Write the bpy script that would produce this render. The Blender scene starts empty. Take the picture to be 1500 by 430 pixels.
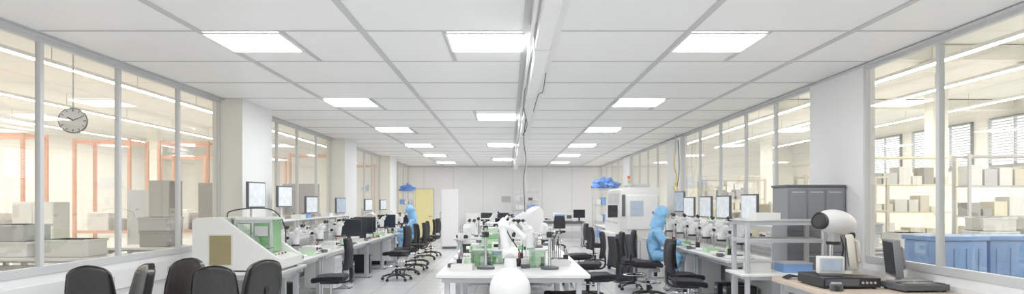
import bpy, bmesh, math, random
from mathutils import Vector, Matrix, noise
R=random.Random(7)
S=bpy.context.scene
S.view_settings.view_transform='Standard'
S.view_settings.look='None'
S.view_settings.exposure=0.18
S.view_settings.gamma=1.15
def rz(a): return Matrix.Rotation(a,4,'Z')
def rx(a): return Matrix.Rotation(a,4,'X')
def ry(a): return Matrix.Rotation(a,4,'Y')
def T(x,y,z): return Matrix.Translation((x,y,z))
# ---------------------------------------------------------------- materials
def mat(name,col,rough=.5,metal=0.,var=.05,scale=5.,bump=0.,emit=0.,trans=0.,spec=.5,coat=0.):
    m=bpy.data.materials.new(name); m.use_nodes=True
    nt=m.node_tree; N=nt.nodes; L=nt.links; b=N['Principled BSDF']
    tc=N.new('ShaderNodeTexCoord'); no=N.new('ShaderNodeTexNoise'); no.inputs['Scale'].default_value=scale
    no.inputs['Detail'].default_value=3
    L.new(tc.outputs['Object'],no.inputs['Vector'])
    mx=N.new('ShaderNodeMix'); mx.data_type='RGBA'
    c=Vector(col)
    mx.inputs['A'].default_value=(*(c*(1-var)),1); mx.inputs['B'].default_value=(*[min(1,v*(1+var)) for v in c],1)
    L.new(no.outputs['Fac'],mx.inputs['Factor']); L.new(mx.outputs['Result'],b.inputs['Base Color'])
    b.inputs['Roughness'].default_value=rough; b.inputs['Metallic'].default_value=metal
    b.inputs['Specular IOR Level'].default_value=spec
    if coat: b.inputs['Coat Weight'].default_value=coat
    if bump:
        bp=N.new('ShaderNodeBump'); bp.inputs['Strength'].default_value=bump; bp.inputs['Distance'].default_value=.01
        L.new(no.outputs['Fac'],bp.inputs['Height']); L.new(bp.outputs['Normal'],b.inputs['Normal'])
    if emit:
        b.inputs['Emission Strength'].default_value=emit; L.new(mx.outputs['Result'],b.inputs['Emission Color'])
    if trans: b.inputs['Transmission Weight'].default_value=trans
    return m
def emis(name,col,st):
    m=bpy.data.materials.new(name); m.use_nodes=True; nt=m.node_tree; nt.nodes.clear()
    e=nt.nodes.new('ShaderNodeEmission'); o=nt.nodes.new('ShaderNodeOutputMaterial')
    e.inputs[0].default_value=(*col,1); e.inputs[1].default_value=st; nt.links.new(e.outputs[0],o.inputs[0]); return m
def glassmat(name,tint,base=.08,gr=.92,power=4.5,rough=0.):
    m=bpy.data.materials.new(name); m.use_nodes=True; nt=m.node_tree; N=nt.nodes; L=nt.links; N.clear()
    o=N.new('ShaderNodeOutputMaterial'); mx=N.new('ShaderNodeMixShader'); t=N.new('ShaderNodeBsdfTransparent'); g=N.new('ShaderNodeBsdfGlossy')
    t.inputs[0].default_value=(*tint,1); g.inputs['Roughness'].default_value=rough
    lw=N.new('ShaderNodeLayerWeight'); lw.inputs[0].default_value=.5
    p=N.new('ShaderNodeMath'); p.operation='POWER'; p.inputs[1].default_value=power
    a=N.new('ShaderNodeMath'); a.operation='MULTIPLY_ADD'; a.inputs[1].default_value=gr; a.inputs[2].default_value=base; a.use_clamp=True
    L.new(lw.outputs['Facing'],p.inputs[0]); L.new(p.outputs[0],a.inputs[0]); L.new(a.outputs[0],mx.inputs[0])
    L.new(t.outputs[0],mx.inputs[1]); L.new(g.outputs[0],mx.inputs[2]); L.new(mx.outputs[0],o.inputs[0]); return m
def tilemat(name,c1,cl,sx,sy,mortar,rough,offx=0,offy=0,var=.03,dots=False):
    m=bpy.data.materials.new(name); m.use_nodes=True; nt=m.node_tree; N=nt.nodes; L=nt.links; b=N['Principled BSDF']
    g=N.new('ShaderNodeNewGeometry'); mp=N.new('ShaderNodeMapping'); mp.inputs['Location'].default_value=(offx,offy,0)
    L.new(g.outputs['Position'],mp.inputs['Vector'])
    br=N.new('ShaderNodeTexBrick'); br.offset=0; br.inputs['Scale'].default_value=1
    br.inputs['Brick Width'].default_value=sx; br.inputs['Row Height'].default_value=sy; br.inputs['Mortar Size'].default_value=mortar
    br.inputs['Mortar Smooth'].default_value=.1
    c=Vector(c1); br.inputs['Color1'].default_value=(*(c*(1-var)),1); br.inputs['Color2'].default_value=(*c,1); br.inputs['Mortar'].default_value=(*cl,1)
    L.new(mp.outputs[0],br.inputs['Vector'])
    out=br.outputs['Color']
    if dots:
        br2=N.new('ShaderNodeTexBrick'); br2.offset=0; br2.inputs['Scale'].default_value=1
        br2.inputs['Brick Width'].default_value=.06; br2.inputs['Row Height'].default_value=.06; br2.inputs['Mortar Size'].default_value=.022
        br2.inputs['Color1'].default_value=(.62,.62,.62,1); br2.inputs['Color2'].default_value=(.62,.62,.62,1); br2.inputs['Mortar'].default_value=(1,1,1,1)
        L.new(mp.outputs[0],br2.inputs['Vector'])
        mm=N.new('ShaderNodeMix'); mm.data_type='RGBA'; mm.blend_type='MULTIPLY'; mm.inputs['Factor'].default_value=.6
        L.new(out,mm.inputs['A']); L.new(br2.outputs['Color'],mm.inputs['B']); out=mm.outputs['Result']
    L.new(out,b.inputs['Base Color']); b.inputs['Roughness'].default_value=rough
    return m
white=mat('white_wall_paint',(.90,.90,.90),.45,var=.012,scale=2)
cream=mat('cream_column_paint',(.86,.84,.76),.5,var=.02,scale=2)
wht=mat('white_enamel',(.86,.86,.86),.3,var=.02)
offw=mat('offwhite_plastic',(.80,.80,.77),.35,var=.03)
beige=mat('beige_plastic',(.72,.68,.58),.4,var=.04)
alu=mat('aluminium',(.54,.55,.57),.35,metal=.35,var=.05,scale=12)
frame=mat('window_frame_aluminium',(.66,.67,.68),.4,metal=.1,var=.03)
grid=mat('ceiling_grid_metal',(.56,.56,.57),.45,metal=.1,var=.03)
bench=mat('bench_laminate',(.80,.80,.79),.35,var=.02,scale=3)
edge=mat('bench_edge_band',(.45,.46,.47),.5)
black=mat('black_plastic',(.018,.018,.02),.4,var=.2)
leather=mat('black_leather',(.022,.02,.02),.32,var=.3,scale=30,bump=.25)
fabric=mat('black_fabric',(.02,.02,.024),.8,var=.3,scale=60,bump=.3)
dgrey=mat('dark_grey_metal',(.10,.105,.12),.45,var=.08)
mgrey=mat('mid_grey_paint',(.25,.255,.27),.5,var=.05)
lgrey=mat('light_grey_paint',(.55,.56,.57),.45,var=.04)
chrome=mat('chrome',(.75,.75,.77),.15,metal=1,var=.02)
wood=mat('bench_wood',(.62,.50,.40),.4,var=.10,scale=8)
blue=mat('blue_coverall_cloth',(.22,.47,.76),.85,var=.14,scale=14,bump=.7)
bluebag=mat('blue_plastic_bag',(.12,.26,.66),.3,var=.45,scale=14,bump=.8)
bluebox=mat('blue_plastic_crate',(.20,.36,.70),.45,var=.15)
green=mat('green_plastic',(.20,.52,.20),.4,var=.12)
lgreen=mat('pale_green_plastic',(.55,.76,.50),.4,var=.1)
orange=mat('orange_steel',(.76,.42,.30),.5,var=.08)
yellow=mat('yellow_door_paint',(1.0,.88,.42),.4,var=.04)
paleyel=mat('pale_yellow_paint',(.82,.77,.58),.5,var=.05)
yhose=mat('yellow_hose',(.75,.50,.08),.4)
red=mat('red_plastic',(.7,.06,.04),.4)
brownglass=mat('amber_window',(.30,.25,.12),.15,var=.15)
greenglass=mat('green_acrylic',(.24,.48,.22),.12,var=.3,scale=4)
screen_dark=mat('screen_off',(.02,.022,.03),.12,var=.3)
screen_doc=mat('screen_drawing',(.66,.70,.74),.25,var=.25,scale=14,emit=.25)
screen_lit=mat('screen_lit',(.35,.42,.52),.2,var=.3,scale=10,emit=.2)
skin=mat('skin',(.72,.46,.36),.5,var=.05)
mask=mat('face_mask_cloth',(.80,.85,.88),.8)
glove=mat('white_glove',(.82,.84,.86),.6)
card=mat('cardboard',(.60,.50,.38),.8,var=.08)
hallfloor=mat('hall_floor_screed',(.76,.74,.69),.4,var=.05,scale=1)
hallwall=mat('hall_wall_cream',(.90,.89,.83),.6,var=.03,scale=1)
hallceil=mat('hall_ceiling_cream',(.90,.89,.84),.6,var=.03,scale=1)
hgrey=mat('hall_locker_grey',(.36,.35,.33),.5,var=.05)
ceilm=tilemat('ceiling_panels',(.95,.95,.95),(.80,.80,.80),1.38,1.25,.004,.4,offx=-.145,offy=-.76,var=.03)
floorm=tilemat('raised_floor_tiles',(.80,.80,.81),(.42,.42,.42),.6,.6,.006,.18,dots=True,var=.04)
backm=mat('back_wall_panels',(.88,.88,.89),.35,var=.015,scale=1)
glass=glassmat('window_glass',(.98,.98,.97),base=.14,gr=.86,power=4.0)
clear=glassmat('clear_acrylic',(.84,.93,.84),base=.12)
labE=emis('lab_panel_light',(.97,.99,1.0),20)
hallE=emis('hall_tube_light',(1,.97,.90),48)
skyE=emis('daylight_window',(.85,.93,1),3.5)
# ---------------------------------------------------------------- builder
class B:
    def __init__(s): s.bm=bmesh.new(); s.ms=[]; s.M=Matrix.Identity(4)
    def mi(s,m):
        if m not in s.ms: s.ms.append(m)
        return s.ms.index(m)
    def add(s,vs,fs,m):
        i=s.mi(m); V=[s.bm.verts.new(s.M@Vector(v)) for v in vs]
        for f in fs:
            try:
                F=s.bm.faces.new([V[k] for k in f]); F.material_index=i; F.smooth=True
            except ValueError: pass
    def merge(s,t,m):
        t.verts.index_update()
        s.add([v.co.copy() for v in t.verts],[[v.index for v in f.verts] for f in t.faces],m); t.free()
    def box(s,x0,x1,y0,y1,z0,z1,m,bev=0,seg=1,fn=None,cuts=0):
        t=bmesh.new(); bmesh.ops.create_cube(t,size=1)
        for v in t.verts: v.co=Vector(((x0+x1)/2+v.co.x*(x1-x0),(y0+y1)/2+v.co.y*(y1-y0),(z0+z1)/2+v.co.z*(z1-z0)))
        if cuts: bmesh.ops.subdivide_edges(t,edges=t.edges[:],cuts=cuts,use_grid_fill=True)
        if bev:
            if cuts:
                es=[e for e in t.edges if len(e.link_faces)==2 and e.calc_face_angle(0)>.5]
            else: es=t.edges[:]
            bmesh.ops.bevel(t,geom=es,offset=bev,segments=seg,profile=.5,affect='EDGES')
        if fn:
            for v in t.verts: v.co=Vector(fn(v.co))
        s.merge(t,m)
    def tube(s,pts,r,m,seg=8,closed=False):
        P=[Vector(p) for p in pts]; n=len(P); rr=r if isinstance(r,(list,tuple)) else [r]*n
        tg=[]
        for i in range(n):
            if closed: d=P[(i+1)%n]-P[i-1]
            else: d=P[min(i+1,n-1)]-P[max(i-1,0)]
            tg.append(d.normalized())
        a=Vector((0,0,1)) if abs(tg[0].z)<.9 else Vector((1,0,0))
        nn=(a-tg[0]*a.dot(tg[0])).normalized(); vs=[];fs=[]
        for i in range(n):
            nn=(nn-tg[i]*nn.dot(tg[i])).normalized(); bb=tg[i].cross(nn)
            for k in range(seg):
                an=2*math.pi*k/seg; vs.append(P[i]+(nn*math.cos(an)+bb*math.sin(an))*rr[i])
        for i in range(n if closed else n-1):
            j=(i+1)%n
            for k in range(seg):
                k2=(k+1)%seg; fs.append([i*seg+k,i*seg+k2,j*seg+k2,j*seg+k])
        if not closed:
            fs.append(list(range(seg))[::-1]); fs.append([(n-1)*seg+k for k in range(seg)])
        s.add(vs,fs,m)
    def cyl(s,p0,p1,r,m,seg=14,r1=None): s.tube([p0,p1],[r,r if r1 is None else r1],m,seg)
    def prism(s,prof,y0,y1,m,axis='Y'):
        n=len(prof)
        def mk(a,b,c):
            return {'Y':(a,c,b),'X':(c,a,b),'Z':(a,b,c)}[axis]
        vs=[mk(a,b,y0) for a,b in prof]+[mk(a,b,y1) for a,b in prof]
        fs=[list(range(n)),list(range(2*n-1,n-1,-1))]+[[i,i+n,(i+1)%n+n,(i+1)%n] for i in range(n)]
        s.add(vs,fs,m)
    def lathe(s,prof,m,c=(0,0,0),seg=24):
        vs=[];fs=[];n=len(prof)
        for r,z in prof:
            for k in range(seg):
                a=2*math.pi*k/seg; vs.append((c[0]+r*math.cos(a),c[1]+r*math.sin(a),c[2]+z))
        for i in range(n-1):
            for k in range(seg):
                k2=(k+1)%seg; fs.append([i*seg+k,i*seg+k2,(i+1)*seg+k2,(i+1)*seg+k])
        fs.append(list(range(seg))[::-1]); fs.append([(n-1)*seg+k for k in range(seg)])
        s.add(vs,fs,m)
    def ell(s,c,r,m,seg=16,fn=None):
        t=bmesh.new(); bmesh.ops.create_uvsphere(t,u_segments=seg,v_segments=max(6,seg*2//3),radius=1)
        for v in t.verts:
            p=Vector((v.co.x*r[0],v.co.y*r[1],v.co.z*r[2]))
            if fn: p=Vector(fn(p))
            v.co=p+Vector(c)
        s.merge(t,m)
    def mesh(s,name,flat=False):
        bmesh.ops.recalc_face_normals(s.bm,faces=s.bm.faces[:])
        me=bpy.data.meshes.new(name); s.bm.to_mesh(me); s.bm.free()
        for m in s.ms: me.materials.append(m)
        try: me.set_sharp_from_angle(angle=math.radians(38))
        except Exception: pass
        return me
    def done(s,name,loc=(0,0,0),rot=0.): return place(s.mesh(name),name,loc,rot)
def place(me,name,loc=(0,0,0),rot=0.,sc=1.):
    o=bpy.data.objects.new(name,me); S.collection.objects.link(o); o.location=loc; o.rotation_euler=(0,0,rot); o.scale=(sc,)*3; return o
def XZ(px,py,Y): return ((px-745)/1000*Y, 1.6-(py-295)/1000*Y)
pi=math.pi
# ---------------------------------------------------------------- room shell
XL,XR,H,YB,YF=-4.05,3.75,3.04,27.7,-3.0
SILL=1.04
b=B(); b.box(XL,XR,YF,YB,-.1,0,floorm); b.done('floor')
b=B(); b.box(XL-.1,XR+.1,YF,YB,H,H+.12,ceilm); b.done('ceiling')
b=B(); b.box(XL-.1,XR+.1,YB,YB+.12,0,H,backm); b.done('wall_back')
b=B()
x=XL+.62
while x<XR: b.box(x-.006,x+.006,YB-.004,YB,0,H,lgrey); x+=1.2
b.done('trim_1')
b=B(); b.box(XL-.1,XR+.1,YF-.12,YF,0,H,white); b.done('wall_front')
Lg=[[2.31,3.51,4.71,5.91,7.1,8.38,9.57],[10.77,11.95,13.1,14.4,15.55],[16.75,18,19.2,20.3,21.5],[22.7,23.9,25.1,26.4,27.66]]
Rg=[[2.31,3.5,4.72,5.95,7.17],[8.43,9.6,10.8,12.1,13.4,14.7],[15.96,17.2,18.4,19.6,20.9],[22.1,23.4,24.8,26.2,27.66]]
wn=[0]
def wall(side,X,sgn,groups,prot):
    b=B()
    x0,x1=sorted((X,X+sgn*.1))
    b.box(x0,x1,YF,2.31,0,H,white)
    b.box(x0,x1,2.31,YB,0,SILL-.07,white)
    ends=[(groups[i][-1],groups[i+1][0]) for i in range(3)]
    for (a,c),p in zip(ends,prot):
        xx=sorted((X-sgn*p,X+sgn*.1))
        b.box(xx[0],xx[1],a,c,0,H-.002,white)
        if p>.2: b.box(xx[0],xx[1],a-.004,a,0,H-.002,cream)
    b.done('wall_'+side)
    b=B(); t0,t1=sorted((X,X-sgn*.045))
    for gi,g in enumerate(groups):
        b.box(t0,t1,g[0]+.01,g[-1]-.01,.70,.90,wht,bev=.008)
        y=g[0]+.5
        while y<g[-1]:
            u=sorted((X-sgn*.045,X-sgn*.053))
            b.box(u[0],u[1],y,y+.22,.76,.84,lgrey,bev=.002); 
            for k in range(2):
                u2=sorted((X-sgn*.053,X-sgn*.057)); b.box(u2[0],u2[1],y+.03+k*.1,y+.09+k*.1,.775,.825,wht)
            y+=1.3
    b.done('trim_'+('2' if side=='left' else '3'))
    b=B(); bb=sorted((X,X-sgn*.015)); 
    for g in groups: b.box(bb[0],bb[1],g[0],g[-1],0,.1,lgrey)
    b.done('baseboard_'+side)
    for g in groups:
        for i in range(len(g)-1):
            a,c=g[i],g[i+1]; b=B(); f=.025; xi,xo=sorted((X-sgn*.012,X+sgn*.035))
            b.box(xi,xo,a,a+f,SILL-.07,H-.002,frame); b.box(xi,xo,c-f,c,SILL-.07,H-.002,frame)
            b.box(xi,xo,a+f,c-f,SILL-.07,SILL,frame); b.box(xi,xo,a+f,c-f,H-.06,H-.002,frame)
            gx=X+sgn*.012
            b.add([(gx,a+f,SILL),(gx,c-f,SILL),(gx,c-f,H-.06),(gx,a+f,H-.06)],[[0,1,2,3]],glass)
            wn[0]+=1; b.done('window_%d'%wn[0])
wall('left',XL,-1,Lg,[.32,.32,.32])
wall('right',XR,1,Rg,[.03,.05,.05])
# ceiling grid
b=B(); zb=H-.008
lx=[-3.995,-2.615,-1.235,.145,1.525,2.905]
for x in lx: b.box(x-.028,x+.028,YF,YB,zb,H,grid)
y=7.01-1.25*8
ys=[]
while y<YB: ys.append(y); y+=1.25
for y in ys: b.box(XL,XR,y-.012,y+.012,zb+.003,H,grid)
side=[6.13+3.75*k for k in range(-2,6)]; mid=[.45,6.13,11.6,17.3,23.2]
def nr(y):
    k=max([v for v in ys if v<=y] or [y-.6]); return k
for y in side:
    a=nr(y)
    for x in (-1.925,2.215): b.box(x-.022,x+.022,a,a+1.25,zb,H,grid)
for y in mid:
    a=nr(y); b.box(-.545-.022,-.545+.022,a,a+1.25,zb,H,grid)
b.done('trim_4')
b=B()
for X in (XL,XR):
    s=1 if X<0 else -1; u=sorted((X,X+s*.05)); b.box(u[0],u[1],YF,YB,H-.03,H-.009,frame)
b.box(XL,XR,YB-.04,YB-.004,H-.05,H-.009,frame)
b.done('trim_5')
def panel_light(x,y):
    b=B(); w,l=.32,.33; z=H-.012
    for u in ((-w-.02,-w,-l-.02,l+.02),(w,w+.02,-l-.02,l+.02),(-w,w,-l-.02,-l),(-w,w,l,l+.02)): b.box(*u,-.012,.004,wht)
    b.add([(-w,-l,-.004),(w,-l,-.004),(w,l,-.004),(-w,l,-.004)],[[3,2,1,0]],labE)
    b.done('ceiling_panel_light',(x,y,z))
for y in side:
    panel_light(-2.27,y); panel_light(1.87,y)
for y in mid: panel_light(-.2,y)
# ceiling rail
b=B()
b.box(.215,.335,-1,26.5,2.82,2.93,wht,bev=.01); b.box(.24,.31,-1,26.5,2.93,3.03,wht)
b.box(.335,.42,-1,26.5,2.96,3.03,wht); b.box(.17,.195,-1,26.5,2.9,2.925,wht)
y=.5
while y<26: b.box(.17,.36,y,y+.05,2.93,3.03,wht); b.box(.205,.345,y,y+.05,2.81,2.93,wht); y+=2.5
b.done('ceiling_cable_rail')
def smooth(pts,n=6):
    P=[Vector(p) for p in pts]; P=[P[0]*2-P[1]]+P+[P[-1]*2-P[-2]]; out=[]
    for i in range(1,len(P)-2):
        for k in range(n):
            t=k/n; a,b_,c,d=P[i-1],P[i],P[i+1],P[i+2]
            out.append(.5*((2*b_)+(c-a)*t+(2*a-5*b_+4*c-d)*t*t+(3*b_-a-3*c+d)*t**3))
    out.append(P[-2]); return out
b=B()
b.tube(smooth([(.19,-1,2.96),(.20,3,2.93),(.18,5,2.95),(.20,6.5,2.92),(.19,8,2.90),(.20,9.0,2.84),(.26,9.6,2.68),(.20,9.75,2.55),(.25,9.8,2.62)]),.006,dgrey,6)
b.tube(smooth([(.36,6.6,2.84),(.36,7.2,2.76),(.34,7.8,2.82),(.31,8.4,2.72),(.33,9.0,2.81)]),.006,dgrey,6)
b.tube(smooth([(.25,9.9,2.8),(.22,9.9,2.5),(.25,9.88,2.2),(.22,9.9,1.9),(.235,9.9,1.45),(.20,9.9,.9),(.2,9.9,.79)]),.006,black,6)
b.done('hanging_power_cable')
b=B(); b.box(.235,.265,10.0,10.03,.785,2.81,wht); b.box(.215,.285,9.98,10.05,.781,.80,alu)
for z in (1.3,1.75): b.box(.22,.28,9.975,10.0,z,z+.12,wht,bev=.005)
b.done('service_pole')
# ---------------------------------------------------------------- furniture meshes
def bench_mesh(w,d,h,top=bench,name='lab_workbench',drawers=False):
    b=B()
    b.box(0,d,.005,w-.005,h-.035,h,top,bev=.006); b.box(-.002,.0,.005,w-.005,h-.032,h-.003,edge)
    for y in (.06,w-.06):
        b.box(.10,.16,y-.03,y+.03,.05,h-.035,alu); b.box(d-.14,d-.08,y-.03,y+.03,.05,h-.035,alu)
        b.box(.02,d-.04,y-.03,y+.03,.02,.06,alu,bev=.006); b.box(.04,d-.04,y-.025,y+.025,h-.09,h-.035,alu)
        for x in (.06,d-.08): b.cyl((x,y,0),(x,y,.03),.025,black,10)
    b.box(.12,.14,.09,w-.09,h-.11,h-.04,lgrey); b.box(d-.12,d-.10,.09,w-.09,.3,.55,lgrey)
    b.box(d-.2,d-.1,.1,w-.1,h-.16,h-.10,lgrey)
    if drawers:
        b.box(.08,d-.2,w*.3,w*.3+.42,.12,h-.12,wht,bev=.005)
        for k in range(4): b.box(.068,.08,w*.3+.02,w*.3+.40,.14+k*.125,.25+k*.125,lgrey); b.box(.05,.068,w*.3+.12,w*.3+.30,.2+k*.125,.21+k*.125,alu)
    return b.mesh(name)
LB=.78; RB=.85
mL=bench_mesh(1.78,.82,LB); mLd=bench_mesh(1.78,.82,LB,drawers=True)
for i in range(7):
    place(mLd if i%3==1 else mL,'lab_workbench',(-2.88,9.05+1.8*(i+1),0),math.pi)
b=bench_mesh(1.05,1.08,LB,name='machine_table'); place(b,'machine_table',(-2.64,8.95,0),math.pi)
mR=bench_mesh(1.78,.86,RB); mRd=bench_mesh(1.78,.86,RB,drawers=True)
for i in range(3): place(mRd if i%2 else mR,'lab_workbench',(2.79,8.75+1.8*i,0))
for i in range(2): place(mR,'lab_workbench',(2.79,19.0+1.8*i,0))
def centre_bench(x0,x1,y0,y1,h):
    b=B(); b.box(x0,x1,y0,y1,h-.04,h,bench,bev=.006); b.box(x0+.01,x1-.01,y0+.01,y1-.01,h-.045,h-.04,edge)
    for y in (y0+.12,(y0+y1)/2,y1-.12):
        for x in (x0+.12,x1-.12,(x0+x1)/2-.1,(x0+x1)/2+.1):
            b.box(x-.03,x+.03,y-.03,y+.03,0,h-.045,alu)
        b.box(x0+.06,x1-.06,y-.028,y+.028,.02,.07,alu); b.box(x0+.06,x1-.06,y-.028,y+.028,h-.1,h-.046,alu)
    b.box((x0+x1)/2-.02,(x0+x1)/2+.02,y0+.2,y1-.2,.2,h-.1,lgrey)
    b.box(x0+.12,x0+.14,y0+.15,y1-.15,h-.12,h-.05,alu); b.box(x1-.14,x1-.12,y0+.15,y1-.15,h-.12,h-.05,alu)
    return b.done('centre_workbench')
centre_bench(-.82,.92,7.66,11.2,LB); centre_bench(-.85,.9,11.25,14.6,LB); centre_bench(-1.25,1.0,15.4,17.4,LB)
def lab_chair_mesh(sh=.60,back=True):
    b=B()
    for k in range(5):
        a=2*math.pi*k/5+.3; c,s_=math.cos(a),math.sin(a)
        b.tube([(0,0,.12),(.16*c,.16*s_,.115),(.30*c,.30*s_,.075)],[.028,.022,.016],black,8)
        b.cyl((.30*c,.30*s_,.03),(.30*c,.30*s_,.085),.01,dgrey,6)
        b.cyl((.30*c-.018*s_,.30*s_+.018*c,.031),(.30*c+.018*s_,.30*s_-.018*c,.031),.031,black,12)
    b.cyl((0,0,.10),(0,0,.30),.03,black); b.cyl((0,0,.30),(0,0,sh-.07),.017,chrome)
    b.tube([(.2*math.cos(t*math.pi/10),.2*math.sin(t*math.pi/10),.27) for t in range(20)],.010,chrome,8,closed=True)
    for k in range(3):
        a=2*math.pi*k/3; b.cyl((0,0,.24),(.2*math.cos(a),.2*math.sin(a),.27),.007,chrome,6)
    b.box(-.11,.11,-.13,.13,sh-.09,sh-.055,black,bev=.01)
    def sf(v): return (v.x,v.y,v.z+.03*(abs(v.x)/.22)**2*(.5)-.02*max(0,v.y/.2)**2)
    b.box(-.23,.23,-.21,.23,sh-.06,sh+.015,fabric,bev=.03,seg=3,cuts=3,fn=sf)
    if back:
        b.tube(smooth([(0,-.08,sh-.08),(0,-.22,sh-.07),(0,-.285,sh+.0),(0,-.27,sh+.2)]),.016,black,8)
        def bf(v): 
            w=1-.18*max(0,(v.z-sh-.2)/.35); return (v.x*w,v.y+.9*v.x*v.x-.05*math.sin((v.z-sh)*5),v.z)
        b.box(-.21,.21,-.25,-.19,sh+.10,sh+.53,fabric,bev=.028,seg=3,cuts=4,fn=bf)
    return b.mesh('lab_chair')
chairM=lab_chair_mesh(.58); chairL=lab_chair_mesh(.52)
place(lab_chair_mesh(.50,back=False),'lab_stool',(.70,8.25,0),.2)
def office_chair_mesh():
    b=B(); sh=.52
    for k in range(5):
        a=2*math.pi*k/5+.1; c,s_=math.cos(a),math.sin(a)
        b.tube([(0,0,.12),(.12*c,.12*s_,.115),(.23*c,.23*s_,.075)],[.03,.024,.018],black,8)
        b.cyl((.23*c-.02*s_,.23*s_+.02*c,.032),(.23*c+.02*s_,.23*s_-.02*c,.032),.032,black,12)
    b.cyl((0,0,.10),(0,0,sh-.08),.025,black); b.box(-.13,.13,-.15,.15,sh-.11,sh-.07,black,bev=.01)
    b.box(-.21,.21,-.19,.22,sh-.08,sh+.04,leather,bev=.045,seg=3,cuts=3)
    def bf(v):
        h=(v.z-sh)/.55; w=1+.06*math.sin(h*3.1)-.24*max(0,h-.55)**1.2
        return (v.x*w,v.y+1.3*v.x*v.x-.10*h,v.z-.10*(v.x/.2)**2*max(0,h-.3))
    b.box(-.19,.19,-.23,-.15,sh+.06,sh+.57,leather,bev=.038,seg=3,cuts=5,fn=bf)
    b.tube(smooth([(0,-.1,sh-.09),(0,-.22,sh-.06),(0,-.27,sh+.1),(0,-.29,sh+.3)]),.02,black,8)
    return b.mesh('office_chair')
ocM=office_chair_mesh()
for x,y,r in ((-3.68,6.12,.25),(-3.38,5.85,2.35),(-3.13,6.35,3.0),(-2.60,6.1,.3),(-2.50,6.62,.9)):
    place(ocM,'office_chair',(x,y,0),r,.97)
for x,y,r in ((-2.42,9.3,1.65),(-2.28,13.9,1.4),(-2.25,15.0,1.9),(-2.2,16.1,1.5),(-2.3,18.9,1.7),(-2.3,20.2,1.4)):
    place(chairM,'lab_chair',(x,y,0),r)
for x,y,r in ((1.25,9.5,1.75),(1.3,11.2,1.4),(2.45,9.3,-1.7),(2.62,10.15,-1.45),(2.3,12.5,-1.6),(2.2,17.4,-1.5),(1.35,13.1,1.7)):
    place(chairL if x>2 else chairM,'lab_chair',(x,y,0),r)
# ---------------------------------------------------------------- bench equipment
def scope_mesh():
    b=B()
    b.box(-.11,.11,-.14,.14,0,.035,wht,bev=.012,seg=2); b.cyl((0,.0,.035),(0,.0,.042),.045,black,16)
    b.cyl((0,.11,.03),(0,.11,.42),.016,chrome,12)
    b.box(-.04,.04,.06,.14,.24,.33,wht,bev=.012,seg=2)
    b.box(-.05,.05,-.05,.09,.27,.37,wht,bev=.025,seg=3)
    b.lathe([(.045,0),(.05,.04),(.055,.08),(.05,.11)],wht,(0,0,.19),18)
    b.lathe([(.06,0),(.06,.025)],black,(0,0,.165),18)
    b.M=T(0,-.02,.37)@rx(.75)
    b.box(-.06,.06,-.045,.045,-.03,.06,wht,bev=.02,seg=2)
    for sx in (-1,1):
        b.cyl((sx*.035,0,.05),(sx*.035,0,.11),.02,wht,12); b.cyl((sx*.035,0,.11),(sx*.035,0,.16),.023,black,12,r1=.019)
    b.M=Matrix.Identity(4)
    for sx in (-1,1): b.cyl((sx*.04,.1,.285),(sx*.075,.1,.285),.022,black,12)
    return b.mesh('stereo_microscope')
scopeM=scope_mesh()
def monitor_mesh(w=.42,h=.30,scr=screen_dark,case=black,stand=True,name='desktop_monitor'):
    b=B(); z0=.12 if stand else 0
    b.box(-w/2,w/2,-.02,.02,z0,z0+h,case,bev=.006); b.box(-w*.35,w*.35,.02,.05,z0+.05,z0+h-.05,case,bev=.012)
    b.box(-w/2+.015,w/2-.015,-.0225,-.020,z0+.02,z0+h-.015,scr)
    if stand:
        b.box(-.03,.03,.03,.05,.01,z0+.12,case); b.box(-.11,.11,-.07,.10,0,.014,case,bev=.005)
    return b.mesh(name)
monD=monitor_mesh(); monG=monitor_mesh(.40,.31,screen_lit,lgrey)
LS=LB+.538; RS=RB+.438
def arm_monitor(px0,px1,py0,py1,Y,sgn,scr=screen_doc,base=LS,facing=1.32):
    xm,zt=XZ((px0+px1)/2,py0,Y); _,zb=XZ(0,py1,Y)
    h=zt-zb; w=.40; xm=sgn*3.5
    b=B(); b.M=rz(facing*sgn*-1)
    b.box(-w/2,w/2,-.02,.02,-h/2,h/2,dgrey,bev=.006); b.box(-w/2+.02,w/2-.02,-.023,-.02,-h/2+.02,h/2-.02,scr)
    b.box(-.05,.05,.02,.05,-.05,.05,black); b.M=Matrix.Identity(4)
    zc=(zt+zb)/2; px=sgn*.065; py=.0
    b.cyl((px,py,base-zc),(px,py,.1),.016,alu,10); b.cyl((px,py,base-zc),(px,py,base-zc+.02),.045,alu,14)
    b.done('drawing_display',(xm,Y,zc))
arm_monitor(361,386,266,304,9.45,-1); arm_monitor(400,420,272,303,10.65,-1)
arm_monitor(430,446,287,312,12.1,-1); arm_monitor(478,490,289,312,14.2,-1,scr=screen_lit); arm_monitor(518,528,291,308,17,-1,base=LB)
arm_monitor(545,555,292,307,19,-1,base=LB)
for a in ((1089,1112,284,322,9.9),(1060,1080,286,320,11.1),(1033,1050,287,318,12.1),(1010,1026,288,317,13.2)):
    arm_monitor(a[0],a[1],a[2],a[3],a[4],1,base=RS)
arm_monitor(988,1002,280,310,13.95,1,base=RS,scr=screen_lit)
def superframe(w,d,name='bench_shelf_frame',hs=(.33,.62)):
    b=B()
    for y in (.03,w-.03):
        b.box(0,.035,y-.018,y+.018,0,hs[1],alu); b.box(d-.035,d,y-.018,y+.018,0,hs[1],alu)
        for z in hs: b.box(.035,d-.035,y-.015,y+.015,z-.03,z,alu)
    for z in hs:
        b.box(.0,d,.0,w,z,z+.018,wht,bev=.003)
    b.box(0,.03,.05,w-.05,hs[1]-.05,hs[1]-.005,alu); b.box(0,.03,.05,w-.05,hs[0]-.05,hs[0]-.005,alu)
    return b.mesh(name)
sf=superframe(1.7,.30,hs=(.28,.52))
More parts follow.
